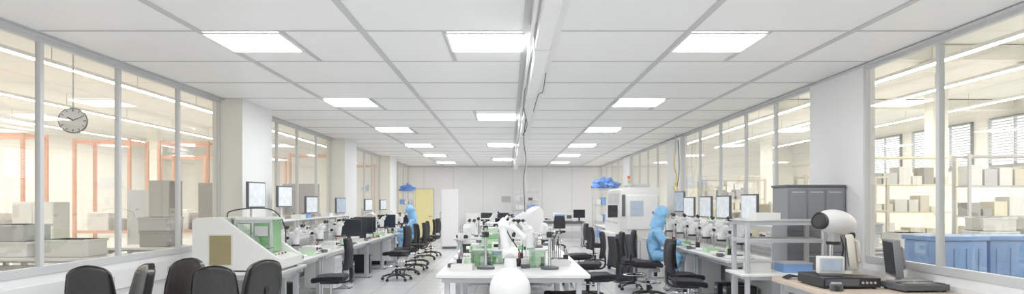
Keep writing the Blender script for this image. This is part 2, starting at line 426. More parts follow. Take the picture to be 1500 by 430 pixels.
for i in range(3): place(sf,'bench_shelf_frame',(-3.66,9.1+1.8*i,LB))
sf2=superframe(1.7,.24,hs=(.20,.42))
for i in (0,1,2): place(sf2,'bench_shelf_frame',(3.40,8.8+1.8*i,RB))
def bottle(b,x,y,z,m):
    b.lathe([(.03,0),(.032,.01),(.032,.09),(.014,.115),(.012,.14)],m,(x,y,z),12)
def psu_mesh():
    b=B(); b.box(-.13,.13,-.11,.11,.012,.13,offw,bev=.006); b.box(-.11,.0,-.113,-.11,.06,.11,screen_dark)
    for k in range(3): b.cyl((.03+.035*k,-.125,.085),(.03+.035*k,-.11,.085),.011,black,10)
    for k in range(3): b.cyl((.03+.035*k,-.12,.04),(.03+.035*k,-.11,.04),.007,(red,black,green)[k],8)
    for x in (-.1,.1):
        for y in (-.09,.09): b.cyl((x,y,0),(x,y,.013),.01,black,8)
    return b.mesh('bench_power_supply')
psuM=psu_mesh()
def tray_mesh(m):
    b=B(); b.box(-.13,.13,-.09,.09,0,.012,m); 
    for u in ((-.13,-.12,-.09,.09),(.12,.13,-.09,.09),(-.12,.12,-.09,-.08),(-.12,.12,.08,.09)): b.box(*u,.012,.07,m)
    for k in range(4): b.box(-.11+.055*k,-.07+.055*k,-.06,.06,.012,.05,wht)
    return b.mesh('parts_tray')
trG=tray_mesh(green); trL=tray_mesh(lgreen); trW=tray_mesh(offw); trB=tray_mesh(bluebox)
def lamp_mesh():
    b=B(); b.cyl((0,0,0),(0,0,.02),.06,wht,16); b.cyl((0,0,.02),(0,.0,.1),.012,black,8)
    b.tube([(0,0,.1),(.0,.16,.42)],.010,wht,8); b.tube([(0,.16,.42),(0,-.14,.55)],.010,wht,8); b.ell((0,.16,.42),(.02,.02,.02),black,8)
    b.M=T(0,-.18,.52)@rx(.3); b.lathe([(.02,.05),(.03,.04),(.09,0),(.088,-.004)],wht,seg=18); b.M=Matrix.Identity(4)
    return b.mesh('bench_task_lamp')
lampM=lamp_mesh()
def tools_mesh(k):
    Q=random.Random(40+k); b=B()
    bottle(b,Q.uniform(-.08,-.03),.07,0,Q.choice([wht,bluebox,lgreen]))
    b.lathe([(.035,0),(.035,.11),(.032,.11),(.032,.02)],black,(.07,.07,0),14)
    for j in range(5): b.cyl((.07+Q.uniform(-.018,.018),.07+Q.uniform(-.018,.018),.01),(.07+Q.uniform(-.04,.04),.07+Q.uniform(-.04,.04),.19),.004,Q.choice([red,dgrey,chrome,bluebox]),6)
    b.lathe([(.02,0),(.045,0),(.045,.022),(.02,.022)],Q.choice([yhose,offw,dgrey]),(-.07,-.05,0),18)
    b.box(.0,.11,-.10,-.03,0,.05,dgrey,bev=.005); b.box(.015,.09,-.09,-.04,.05,.055,lgrey)
    b.tube(smooth([(.05,-.03,.03),(.02,.02,.012),(-.09,.0,.01),(-.12,.08,.01),(-.02,.13,.01),(.12,.14,.01)]),.005,black,6)
    for j in range(3): b.cyl((-.12+.02*j,-.12,.006),(-.06+.02*j,-.01,.006),.004,chrome,6)
    return b.mesh('hand_tools_set')
tlM=[tools_mesh(k) for k in range(3)]
def tower_mesh():
    b=B(); b.box(-.09,.09,-.21,.21,.015,.42,black,bev=.006); b.box(-.075,.075,-.215,-.21,.03,.40,dgrey,bev=.002); b.box(-.06,.06,-.219,-.215,.34,.37,lgrey); b.cyl((0,-.222,.28),(0,-.215,.28),.012,lgrey,10)
    for x in (-.07,.07):
        for y in (-.18,.18): b.cyl((x,y,0),(x,y,.016),.014,black,8)
    b.tube(smooth([(0,.21,.3),(.03,.25,.2),(-.02,.26,.08),(.05,.27,.01)]),.007,black,6)
    return b.mesh('computer_tower')
twM=tower_mesh()
for y in (10.0,13.6,15.3,17.3,19.2): place(twM,'computer_tower',(-3.30,y,0),pi/2)
for y in (9.6,10.0,13.2): place(twM,'computer_tower',(3.25,y,0),-pi/2)
for i,y in enumerate((9.72,11.0,12.3,12.9,15.6,17.5,18.15,19.5,20.5)): place(tlM[i%3],'hand_tools_set',(-3.06,y,LB),pi/2+R.uniform(-.4,.4))
for i,y in enumerate((9.2,10.72,12.3,13.15,19.6)): place(tlM[i%3],'hand_tools_set',(2.95,y+.17,RB),-pi/2+R.uniform(-.4,.4))
for i,(x,y) in enumerate(((-.62,8.55),(.70,9.2),(.12,8.45),(-.62,11.0),(.62,12.8),(-.6,13.8),(.5,13.6),(-.9,16.7),(.7,16.2),(.08,9.5))): place(tlM[i%3],'hand_tools_set',(x,y,LB),R.uniform(-3,3))
for y in (11.35,12.6,15.95,16.9,19.0,20.0): place(scopeM,'stereo_microscope',(-3.14,y,LB),pi/2+R.uniform(-.3,.3),1.05)
for y in (9.35,10.1): place(scopeM,'stereo_microscope',(-3.15,y,LB),pi/2+R.uniform(-.3,.3),1.0)
for x,y,r in ((-3.12,13.4,.55),(-3.12,14.5,.5),(-3.2,15.2,.4),(-3.2,17.9,.5),(-3.25,20.9,.6)): place(monD,'desktop_monitor',(x,y,LB),r,1.15 if y<18 else 1.)
for x,y in ((-3.1,10.72),(-3.12,12.0),(-3.1,18.5)): place(psuM,'bench_power_supply',(x,y,LB),pi/2)
for x,y,t in ((-3.1,11.68,trW),(-3.08,10.42,trL),(-3.1,14.0,trW),(-3.1,16.4,trL)): place(t,'parts_tray',(x,y,LB),.2)
for y in (16.6,19.5): place(lampM,'bench_task_lamp',(-3.5,y,LB),pi/2+.4)
for i,(y,t) in enumerate(((9.85,trW),(10.2,trL),(11.4,trW),(11.75,trB),(13.2,trW))): place(t,'parts_tray',(-3.51,y,LS),pi/2,.95)
for y in (9.8,11.6,13.4): place(psuM,'bench_power_supply',(-3.51,y,LB+.28+.018),pi/2,.9)
for y in (9.0,9.75,10.5,11.3,12.1,12.9,13.7,19.3,20.3): place(scopeM,'stereo_microscope',(3.04,y,RB),-pi/2+R.uniform(-.3,.3),1.12)
for y,t in ((10.12,trL),(11.7,trG)): place(t,'parts_tray',(3.0,y,RB),pi/2)
for y in (9.2,10.9,12.7): place(psuM,'bench_power_supply',(3.52,y,RB+.20+.018),-pi/2,.9)
for y,t in ((10.25,trW),(11.6,trL),(9.4,trW)): place(t,'parts_tray',(3.52,y,RS),pi/2,.9)
# ---------------------------------------------------------------- left bench-top machine
b=B()
prof=[(0,.02),(0,.60),(.05,.63),(.34,.63),(.93,.20),(1.02,.15),(1.03,.04),(1.0,.02)]
b.prism(prof,0,.07,offw); b.prism([(p[0],p[1]) for p in prof],.80,.87,offw)
b.box(.0,.30,.07,.80,.02,.625,offw); b.prism([(.3,.02),(.3,.20),(.90,.18),(1.02,.14),(1.03,.04),(1.0,.02)],.07,.80,offw)
b.box(.19,.47,-.006,0,.07,.44,beige); b.box(.205,.455,-.010,-.006,.085,.425,brownglass)
b.box(.80,.95,-.006,0,.06,.12,lgrey)
b.box(.34,.78,.40,.78,.2,.60,greenglass)
b.box(.335,.80,.385,.40,.56,.61,lgrey); b.box(.335,.36,.38,.40,.2,.6,lgrey); b.box(.77,.80,.38,.40,.2,.6,lgrey); b.box(.55,.575,.38,.40,.2,.6,lgrey)
b.box(.30,.82,.38,.80,.60,.625,offw)
b.box(.38,.53,.375,.385,.34,.55,offw); b.box(.59,.75,.375,.385,.40,.52,lgrey)
b.add([(.34,.07,.625),(.34,.38,.625),(.90,.38,.20),(.90,.07,.20)],[[0,1,2,3]],clear)
b.tube(smooth([(.2,.5,.62),(.24,.5,.70),(.5,.6,.74),(.72,.7,.70),(.8,.85,.5),(.8,.9,.2)]),.008,black,8)
for x in (.06,.95):
    for y in (.06,.80): b.cyl((x,y,0),(x,y,.022),.025,black,10)
for k in range(4): b.cyl((.92,.15+.12*k,.185),(.925,.15+.12*k,.20),.012,(green,red,black,black)[k],8)
b.done('benchtop_dispensing_machine',(-3.69,7.96,LB))
# ---------------------------------------------------------------- centre bench objects
b=B()
b.lathe([(.17,0),(.185,.01),(.205,.35),(.212,.62),(.212,.66)],wht,seg=32)
b.lathe([(.216,.655),(.216,.69),(.20,.77),(.16,.84),(.10,.885),(.04,.905),(.001,.91)],wht,seg=32)
b.box(-.06,.06,-.223,-.205,.55,.60,lgrey,bev=.004)
b.done('dome_lid_bin',(.015,7.15,0))
b=B()
b.lathe([(.11,0),(.11,.03),(.075,.05),(.07,.16),(.06,.18)],wht,seg=20)
b.ell((0,0,.19),(.075,.075,.06),lgrey,16)
b.cyl((-.09,0,.22),(.09,0,.22),.062,wht,18)
b.tube([(-.03,0,.22),(-.07,.0,.36),(-.09,.02,.52)],[.055,.045,.045],wht,14)
b.cyl((-.14,.02,.54),(-.02,.02,.54),.052,wht,18); b.cyl((-.02,.02,.54),(.0,.02,.54),.045,lgrey,18)
b.tube([(-.06,.02,.54),(.04,.0,.52),(.15,-.03,.42)],[.042,.036,.03],wht,14)
b.ell((.16,-.03,.41),(.038,.038,.045),wht,12); b.cyl((.16,-.03,.40),(.17,-.03,.30),.022,lgrey,12); b.cyl((.17,-.03,.30),(.17,-.03,.26),.012,black,10)
b.tube(smooth([(.05,.05,.05),(.12,.08,.2),(.0,.1,.4),(-.05,.07,.5)]),.008,black,6)
b.done('robot_arm',(.02,7.98,LB))
def hood(loc,rot,tilt,sc=1.):
    b=B(); b.box(-.08,.08,-.08,.08,0,.03,wht,bev=.006); b.cyl((0,0,.03),(0,0,.30),.022,alu,12)
    b.tube([(0,0,.30),(.0,.25,.55)],.018,alu,8); b.ell((0,.25,.55),(.03,.03,.03),dgrey,10); b.tube([(0,.25,.55),(0,.02,.66)],.018,alu,8)
    b.M=T(0,0,.62)@rx(tilt)@Matrix.Scale(sc,4)
    t=[( -.07,-.04),(.07,-.04),(.07,.04),(-.07,.04)]; u=[(-.19,-.13),(.19,-.13),(.19,.13),(-.19,.13)]
    vs=[(x,y,.10) for x,y in t]+[(x,y,-.16) for x,y in u]+[(x,y,-.20) for x,y in u]
    fs=[[0,1,2,3],[11,10,9,8]]+[[i,i+4,(i+1)%4+4,(i+1)%4] for i in range(4)]+[[i+4,i+8,(i+1)%4+8,(i+1)%4+4] for i in range(4)]
    b.add(vs,fs,wht); b.box(-.15,.15,-.09,.09,-.203,-.201,lgrey); b.M=Matrix.Identity(4)
    b.done('extraction_hood',loc,rot)
hood((.34,9.3,LB),1.9,.75,1.2); hood((.40,10.7,LB),2.2,.7,1.2)
def crate(x,y,w,d,h,m,inner=True,z=LB,rot=0,name='clear_parts_box'):
    b=B(); t=.006
    b.box(-w/2,w/2,-d/2,d/2,0,t,m)
    for u in ((-w/2,-w/2+t,-d/2,d/2),(w/2-t,w/2,-d/2,d/2),(-w/2+t,w/2-t,-d/2,-d/2+t),(-w/2+t,w/2-t,d/2-t,d/2)): b.box(*u,t,h,m)
    b.box(-w/2-.005,w/2+.005,-d/2-.005,d/2+.005,h,h+.012,lgrey)
    if inner:
        for k in range(3): b.box(-w/2+.02+k*w/3.2,-w/2+.02+k*w/3.2+w/5,-d/3,d/3,t,h*.6,(green,wht,dgrey)[k])
    b.done(name,(x,y,z),rot)
for x,y,w,h in ((-.33,8.75,.26,.2),(-.12,9.15,.22,.16),(.36,8.62,.2,.2),(-.40,9.3,.22,.22)): crate(x,y,w,.22,h,clear)
b=B(); 
for z,m in ((0,green),(.09,lgreen),(.18,green),(.27,lgreen)): b.box(-.13,.13,-.17,.17,z,z+.082,m,bev=.01); b.box(-.14,.14,-.18,.18,z+.07,z+.085,m,bev=.004)
b.done('stacked_green_boxes',(-.33,11.9,LB),.1)
b=B(); b.box(-.16,.16,-.12,.12,0,.2,bluebox,bev=.01); b.box(-.17,.17,-.13,.13,.2,.22,lgrey,bev=.004); b.done('blue_tote_box',(-.36,13.3,LB),.1)
def boom(x,y,r,sc=1.,z=LB):
    b=B(); b.lathe([(.11,0),(.11,.03),(.03,.045)],dgrey,seg=20); b.cyl((0,0,.04),(0,0,.5),.018,chrome,12)
    b.cyl((0,.06,.42),(0,-.32,.42),.014,chrome,10); b.box(-.035,.035,-.03,.04,.385,.455,black,bev=.008)
    b.lathe([(.055,0),(.05,.05),(.065,.10),(.06,.2),(.03,.22)],wht,(0,-.32,.25),18)
    b.M=T(0,-.34,.46)@rx(.8)
    b.box(-.06,.06,-.05,.05,-.04,.06,wht,bev=.025,seg=3)
    for sx in (-1,1): b.cyl((sx*.035,0,.05),(sx*.035,0,.14),.022,wht,12); b.cyl((sx*.035,0,.14),(sx*.035,0,.18),.025,black,12)
    b.M=Matrix.Identity(4); b.done('boom_microscope',(x,y,z),r)
boom(-.28,8.35,2.2); boom(.50,8.3,-2.3); boom(-.35,10.4,1.9); boom(-.45,12.8,1.6); boom(.5,12.2,-1.9); boom(-.7,16,1.6); boom(-.15,11.0,1.4)
for x,y,t in ((-.55,8.2,trW),(.2,8.95,trW),(.65,8.8,trW),(-.1,10.0,trB),(.3,11.7,trG),(0,12.6,trW),(-.2,16.1,trL)): place(t,'parts_tray',(x,y,LB),R.uniform(-.3,.3))
for x,y,r in ((-.1,13.7,.2),(.3,16.4,-.1),(-.25,16.7,.1),(.1,14.2,3.3)): place(monD,'desktop_monitor',(x,y,LB),r)
b=B()
for k in range(6): bottle(b,.12+.07*(k%3),.06*(k//3),0,(wht,bluebox,lgreen)[k%3])
b.done('solvent_bottles',(-.2,9.65,LB))
b=B()
for k in range(5):
    b.tube(smooth([(.03*k,0,0.01),(.03*k,.02,.25),(.03*k-.05,-.05,.4),(.03*k-.12,-.1,.32)]),.007,(black,dgrey,chrome,black,lgrey)[k],6)
b.box(-.03,.16,-.05,.06,0,.04,dgrey,bev=.005); b.done('soldering_tool_stand',(.62,9.5,LB),.4)
place(scopeM,'stereo_microscope',(-.6,9.75,LB),2.6,1.15); place(scopeM,'stereo_microscope',(.6,11.0,LB),-2.0,1.1)
place(psuM,'bench_power_supply',(-.15,11.55,LB),.1); place(psuM,'bench_power_supply',(.1,13.2,LB),.1)
# ---------------------------------------------------------------- large machine right
b=B()
b.prism([(0,.12),(0,1.25),(.05,1.85),(.12,1.9),(.86,1.9),(.86,.12)],.0,2.1,offw)
b.box(.04,.84,-.02,0,.18,.78,lgrey,bev=.004); b.box(.06,.42,-.028,-.02,.2,.76,wht,bev=.004); b.box(.45,.82,-.028,-.02,.2,.76,wht,bev=.004)
b.box(.16,.80,-.02,0,1.02,1.74,wht,bev=.005); b.box(.22,.50,-.026,-.02,1.30,1.62,lgrey); b.box(.24,.48,-.029,-.026,1.32,1.60,screen_lit)
b.box(.05,.12,-.02,0,1.3,1.75,dgrey,bev=.004)
b.box(-.15,-.013,.2,1.9,.85,.93,wht,bev=.01)
b.box(-.012,0,.2,.95,.2,.8,lgrey); b.box(-.012,0,1.05,1.85,.2,.8,lgrey)
b.add([(-.003,.2,1.12),(-.003,1.0,1.12),(.040,1.0,1.78),(.040,.2,1.78)],[[0,1,2,3]],lgrey); b.add([(-.003,1.1,1.12),(-.003,1.9,1.12),(.040,1.9,1.78),(.040,1.1,1.78)],[[0,1,2,3]],lgrey)
for x in (.08,.78):
    for y in (.1,2.0): b.cyl((x,y,0),(x,y,.12),.04,black,12)
b.cyl((.25,.3,1.9),(.25,.3,2.0),.015,alu,8)
for k,m in enumerate((green,orange,red)): b.cyl((.25,.3,2.0+.05*k),(.25,.3,2.048+.05*k),.03,m,14)
b.box(.35,.75,.5,1.5,1.9,1.98,lgrey,bev=.01)
b.cyl((-.0,.1,1.4),(-.15,-.05,1.4),.012,alu,8); b.M=T(-.15,-.07,1.4)@rz(.6); b.box(-.13,.13,-.015,.015,-.13,.13,black,bev=.005); b.box(-.11,.11,-.018,-.015,-.11,.11,screen_dark); b.M=Matrix.Identity(4)
b.box(.30,.38,-.05,-.02,.85,.93,yellow,bev=.004); b.cyl((.34,-.07,.89),(.34,-.05,.89),.022,red,12)
b.done('pick_and_place_machine',(2.33,14.35,0))
b=B()
for k in range(3): b.tube(smooth([(.12*k,0,.9),(.12*k+.05,-.08,.5),(.12*k-.05,-.02,.2),(.12*k+.1,-.1,.02)]),.012,black,6)
b.box(-.1,.45,-.15,.1,.0,.02,black); b.box(-.05,.38,.02,.08,.02,.95,dgrey,bev=.005); b.done('cable_manifold',(2.2,13.65,0))
b=B(); b.tube(smooth([(0,0,2.7),(-.04,-.03,2.4),(.02,-.03,2.1),(-.05,-.05,1.9),(.05,-.06,1.75),(0,-.03,2.0)]),.012,yhose,8)
b.tube(smooth([(.05,0,2.9),(.07,-.03,2.3),(.03,-.03,1.9),(.10,-.04,1.7),(.05,-.05,1.5),(.0,-.06,1.42)]),.009,black,8)
b.cyl((0,.0,2.65),(0,.0,3.02),.018,lgrey); b.done('hanging_air_hose',(3.56,14.55,0))
# ---------------------------------------------------------------- wire shelf + bags
def wire_shelf(x,y,w,d,h,levels,stuff=True,rot=0):
    b=B()
    for u in (-w/2,w/2):
        for v in (-d/2,d/2): b.cyl((u,v,.06),(u,v,h),.013,chrome,8); b.ell((u,v,.035),(.03,.03,.035),black,8)
    for k in range(levels):
        z=.2+(h-.25)*k/(levels-1)
        for v in (-d/2,d/2): b.cyl((-w/2,v,z),(w/2,v,z),.008,chrome,6); b.cyl((-w/2,v,z-.04),(w/2,v,z-.04),.005,chrome,6)
        for u in (-w/2,w/2): b.cyl((u,-d/2,z),(u,d/2,z),.008,chrome,6)
        n=10
        for i in range(1,n): b.cyl((-w/2+w*i/n,-d/2,z+.004),(-w/2+w*i/n,d/2,z+.004),.004,chrome,4)
        if stuff and k<levels-1:
            xx=-w/2+.04
            while xx<w/2-.14:
                q=R.uniform(.1,.18); b.box(xx,xx+q-.01,-d/2+.04,d/2-.04,z+.01,z+R.uniform(.1,.22),R.choice([wht,lgrey,bluebox,dgrey,offw,offw]),bev=.005); xx+=q+.02
    b.done('wire_shelf',(x,y,0),rot); return .2+(h-.25)
def bag(x,y,z,rx_,ry_,rz_):
    b=B()
    def f(p):
        d=p.normalized(); n=noise.noise(d*2.2+Vector((x,y,z)))*.55+noise.noise(d*6+Vector((x,0,z)))*.25
        q=p*(1+n); q.z=max(q.z,-rz_*.55); return q
    b.ell((0,0,rz_*.55),(rx_,ry_,rz_),bluebag,36,fn=f); b.done('blue_plastic_bag',(x,y,z))
t=wire_shelf(2.60,18.3,.62,.5,2.0,5); bag(2.6,18.3,t+.012,.30,.22,.17)
t=wire_shelf(-3.44,23.1,.5,.5,2.0,5); bag(-3.44,23.1,t+.012,.23,.2,.14)
wire_shelf(.7,26.9,.95,.5,2.05,6)
b=B(); b.box(-.42,.42,0,.55,.08,2.02,wht,bev=.006); b.box(-.40,.40,.03,.5,0,.08,dgrey)
b.box(-.4,-.005,-.018,0,.11,2.0,wht,bev=.004); b.box(.005,.4,-.018,0,.11,2.0,wht,bev=.004)
for x in (-.05,.05): b.box(x-.008,x+.008,-.05,-.035,1.0,1.25,dgrey); b.box(x-.006,x+.006,-.036,-.018,1.02,1.04,dgrey); b.box(x-.006,x+.006,-.036,-.018,1.21,1.23,dgrey)
b.done('storage_cabinet',(-2.32,23.6,0),-1.45)
b=B(); b.box(-.48,.48,0,.5,.08,1.15,wht,bev=.006); b.box(-.46,.46,.02,.48,0,.08,dgrey)
for k in range(2): b.box(-.47+.475*k,-.01+.475*k,-.018,0,.1,1.13,wht,bev=.004); b.box(-.06+.09*k,-.045+.09*k,-.035,-.018,.6,.75,dgrey)
b.done('low_cabinet',(-1.2,26.8,0))
mB=bench_mesh(1.5,.7,.9,top=dgrey,name='back_workbench'); o=place(mB,'back_workbench',(1.15,24.3,0),-pi/2); o.location=(1.2,24.8,0)
b=B(); b.box(-.35,.35,-.2,.2,.02,.3,wht,bev=.02); b.box(-.30,.05,-.205,-.2,.08,.24,bluebox); b.box(.12,.3,-.205,-.2,.1,.22,dgrey); b.box(-.3,.3,-.15,.15,.3,.33,lgrey,bev=.008)
for x in (-.3,.3): b.cyl((x,0,0),(x,0,.022),.03,black,10)
b.done('desktop_printer',(1.95,24.5,.9)); place(psuM,'bench_power_supply',(1.4,24.45,.9)); place(monD,'desktop_monitor',(2.53,24.45,.9))
place(mL,'lab_workbench',(-1.1,25.2,0),-pi/2); place(monD,'desktop_monitor',(-.8,24.8,LB)); place(monD,'desktop_monitor',(-.2,24.8,LB)); place(monG,'desktop_monitor',(.35,24.8,LB))
place(chairM,'lab_chair',(1.7,23.6,0),.2)
b=B(); b.box(-3.86,-3.02,YB-.05,YB-.001,0,2.14,frame); b.box(-3.82,-3.06,YB-.062,YB-.05,.01,2.1,yellow,bev=.004)
b.box(-3.15,-3.12,YB-.11,YB-.09,.98,1.0,chrome); b.box(-3.24,-3.12,YB-.115,YB-.10,1.0,1.025,chrome); b.box(-3.145,-3.125,YB-.1,YB-.06,1.0,1.02,chrome)
b.done('door_1')
b=B(); b.box(-.2,.2,-.03,0,-.14,.14,wht,bev=.004); b.box(-.18,.18,-.033,-.03,-.12,.12,lgrey); b.done('notice_board',(-.1,YB-.006,1.7))
# ---------------------------------------------------------------- right near group
b=B()
b.box(0,.64,0,.42,.06,1.76,mgrey,bev=.006); b.box(.02,.62,.02,.40,0,.06,black); b.box(-.012,.645,-.012,.43,1.76,1.785,dgrey,bev=.003)
for k in range(3): b.box(.03+.2*k,.21+.2*k,-.012,0,1.28,1.73,mgrey,bev=.003); b.box(.05+.2*k,.19+.2*k,-.015,-.012,1.70,1.71,lgrey)
for k in range(6): b.box(.03,.61,-.012,0,.10+.19*k,.275+.19*k,mgrey,bev=.003); b.box(.2,.44,-.03,-.012,.235+.19*k,.25+.19*k,lgrey)
b.done('steel_tool_cabinet',(3.06,7.5,0))
b=B()
x0,x1,y0,y1=2.42,3.25,6.96,7.42
for x in (x0,x1-.045):
    for y in (y0,y1-.045):
        b.box(x,x+.045,y,y+.045,.02,1.40,alu,bev=.004); b.cyl((x+.022,y+.022,0),(x+.022,y+.022,.03),.03,black,10)
for z in (.35,.80,1.18,1.36):
    for y in (y0,y1-.04): b.box(x0+.045,x1-.045,y,y+.04,z,z+.04,alu,bev=.003)
    for x in (x0,x1-.04): b.box(x,x+.04,y0+.045,y1-.045,z,z+.04,alu,bev=.003)
b.box(x0-.06,x1+.04,y0-.04,y1+.02,.84,.865,bench,bev=.004); b.box(x0+.05,x1-.05,y0+.05,y1-.05,.39,.41,lgrey)
b.box(x0-.02,x1+.0,y0-.01,y1+.01,1.40,1.415,alu,bev=.003)
b.done('aluminium_frame_rack')
crate(2.62,7.2,.22,.2,.10,offw,z=.865,name='small_parts_box'); crate(3.0,7.2,.3,.26,.09,bluebox,z=.865,inner=False,name='small_parts_box')
place(psuM,'bench_power_supply',(2.7,7.2,.41),.1); place(trW,'parts_tray',(2.7,7.2,1.415),.1)
b=B(); TZ=.85
b.box(2.64,3.70,5.35,6.85,TZ-.045,TZ,wood,bev=.006); b.box(2.645,3.695,5.355,6.845,TZ-.05,TZ-.045,edge)
for x in (2.7,3.6):
    for y in (5.45,6.72): b.box(x,x+.06,y,y+.06,0,TZ-.05,alu)
b.box(2.72,3.64,6.73,6.77,TZ-.12,TZ-.05,alu); b.box(2.71,2.75,5.5,6.74,TZ-.12,TZ-.05,alu); b.box(2.72,3.64,5.46,5.5,TZ-.12,TZ-.05,alu)
b.done('packing_table')
def flat_mon(w,h,z,loc,rot,case,tilt=.1):
    b=B(); b.M=T(0,0,z)@rx(tilt); b.box(-w/2,w/2,-.03,.03,-h/2,h/2,case,bev=.01,seg=2); b.box(-w/2+.02,w/2-.02,-.033,-.03,-h/2+.025,h/2-.02,screen_dark); b.box(-.12,.12,.03,.075,-.1,.1,case,bev=.015); b.M=Matrix.Identity(4)
    b.box(-.04,.04,.03,.06,.01,z,case); b.box(-.12,.12,-.09,.11,0,.016,case,bev=.005)
    b.done('flat_monitor',loc,rot)
flat_mon(.40,.34,.24,(3.50,6.22,TZ),-1.85,mgrey); flat_mon(.34,.30,.20,(3.10,6.18,TZ+.1),-2.0,beige)
b=B()
b.box(-.26,.24,-.26,.26,.012,.10,black,bev=.006); b.box(-.24,.05,-.263,-.26,.03,.085,dgrey)
for k in range(4): b.cyl((.08+.035*k,-.27,.055),(.08+.035*k,-.26,.055),.01,lgrey,10)
for x in (-.22,.2):
    for y in (-.22,.22): b.cyl((x,y,0),(x,y,.012),.015,black,8)
b.done('video_controller',(2.96,6.12,TZ))
b=B(); b.box(-.2,.2,-.16,.16,.012,.065,dgrey,bev=.006); b.box(-.18,.18,-.13,-.02,.065,.07,black)
for r in range(4):
    for k in range(9): b.box(-.17+.038*k,-.138+.038*k,.0+.035*r,.03+.035*r,.065,.076,mgrey)
for x in (-.17,.17):
    for y in (-.13,.13): b.cyl((x,y,0),(x,y,.012),.015,black,8)
b.done('control_keyboard_unit',(3.45,5.80,TZ),.06)
b=B(); b.box(-.11,.11,-.03,.07,.02,.17,offw,bev=.012,seg=2); b.box(-.09,.09,-.034,-.03,.04,.155,lgrey); b.box(-.075,.075,-.037,-.034,.05,.145,screen_lit); b.box(-.09,.09,-.06,.08,0,.02,dgrey,bev=.004)
b.done('small_test_display',(2.83,6.0,TZ+.1),-.25)
b=B()
b.box(-.12,.12,-.10,.12,0,.025,black,bev=.006); b.cyl((0,.08,.02),(0,.08,.56),.02,chrome,12)
b.cyl((0,.1,.49),(-.04,-.03,.49),.028,dgrey,12)
def hf(p): return (p.x*(1-.25*p.y/.2),p.y,p.z*(1-.25*p.y/.2)-.12*p.x)
b.ell((-.0,-.0,.55),(.19,.155,.12),wht,28,fn=hf)
b.M=T(-.155,-.06,.56)@rz(.5)@ry(-1.35); b.lathe([(.08,-.01),(.083,.05),(.068,.062),(.062,.052),(.001,.05)],black,seg=22); b.M=Matrix.Identity(4)
b.lathe([(.06,0),(.055,.06),(.065,.1)],lgrey,(-.02,-.03,.36),18); b.lathe([(.072,0),(.072,.03)],black,(-.02,-.03,.335),18)
b.cyl((.12,0,.42),(.19,0,.42),.03,black,12)
b.tube(smooth([(.05,.1,.5),(.15,.13,.3),(.1,.14,.1),(.08,.12,.03)]),.01,black,6)
b.done('inspection_microscope',(3.19,6.68,TZ))
b=B()
for k in range(5): b.tube(smooth([(0,.03*k,0.012),(.08,.03*k+.05,.03),(.16,.04*k-.05,.02),(.22,.03*k,.012)]),.008,black,6)
b.done('cable_bundle',(2.68,6.55,TZ))
b=B(); b.box(-.05,.05,-.03,.03,0,.06,dgrey,bev=.005); b.cyl((0,-.03,.03),(0,-.07,.03),.02,black,12); b.box(-.04,.04,-.02,.02,.06,.07,lgrey); b.done('measurement_camera',(2.76,5.75,TZ),-.3)
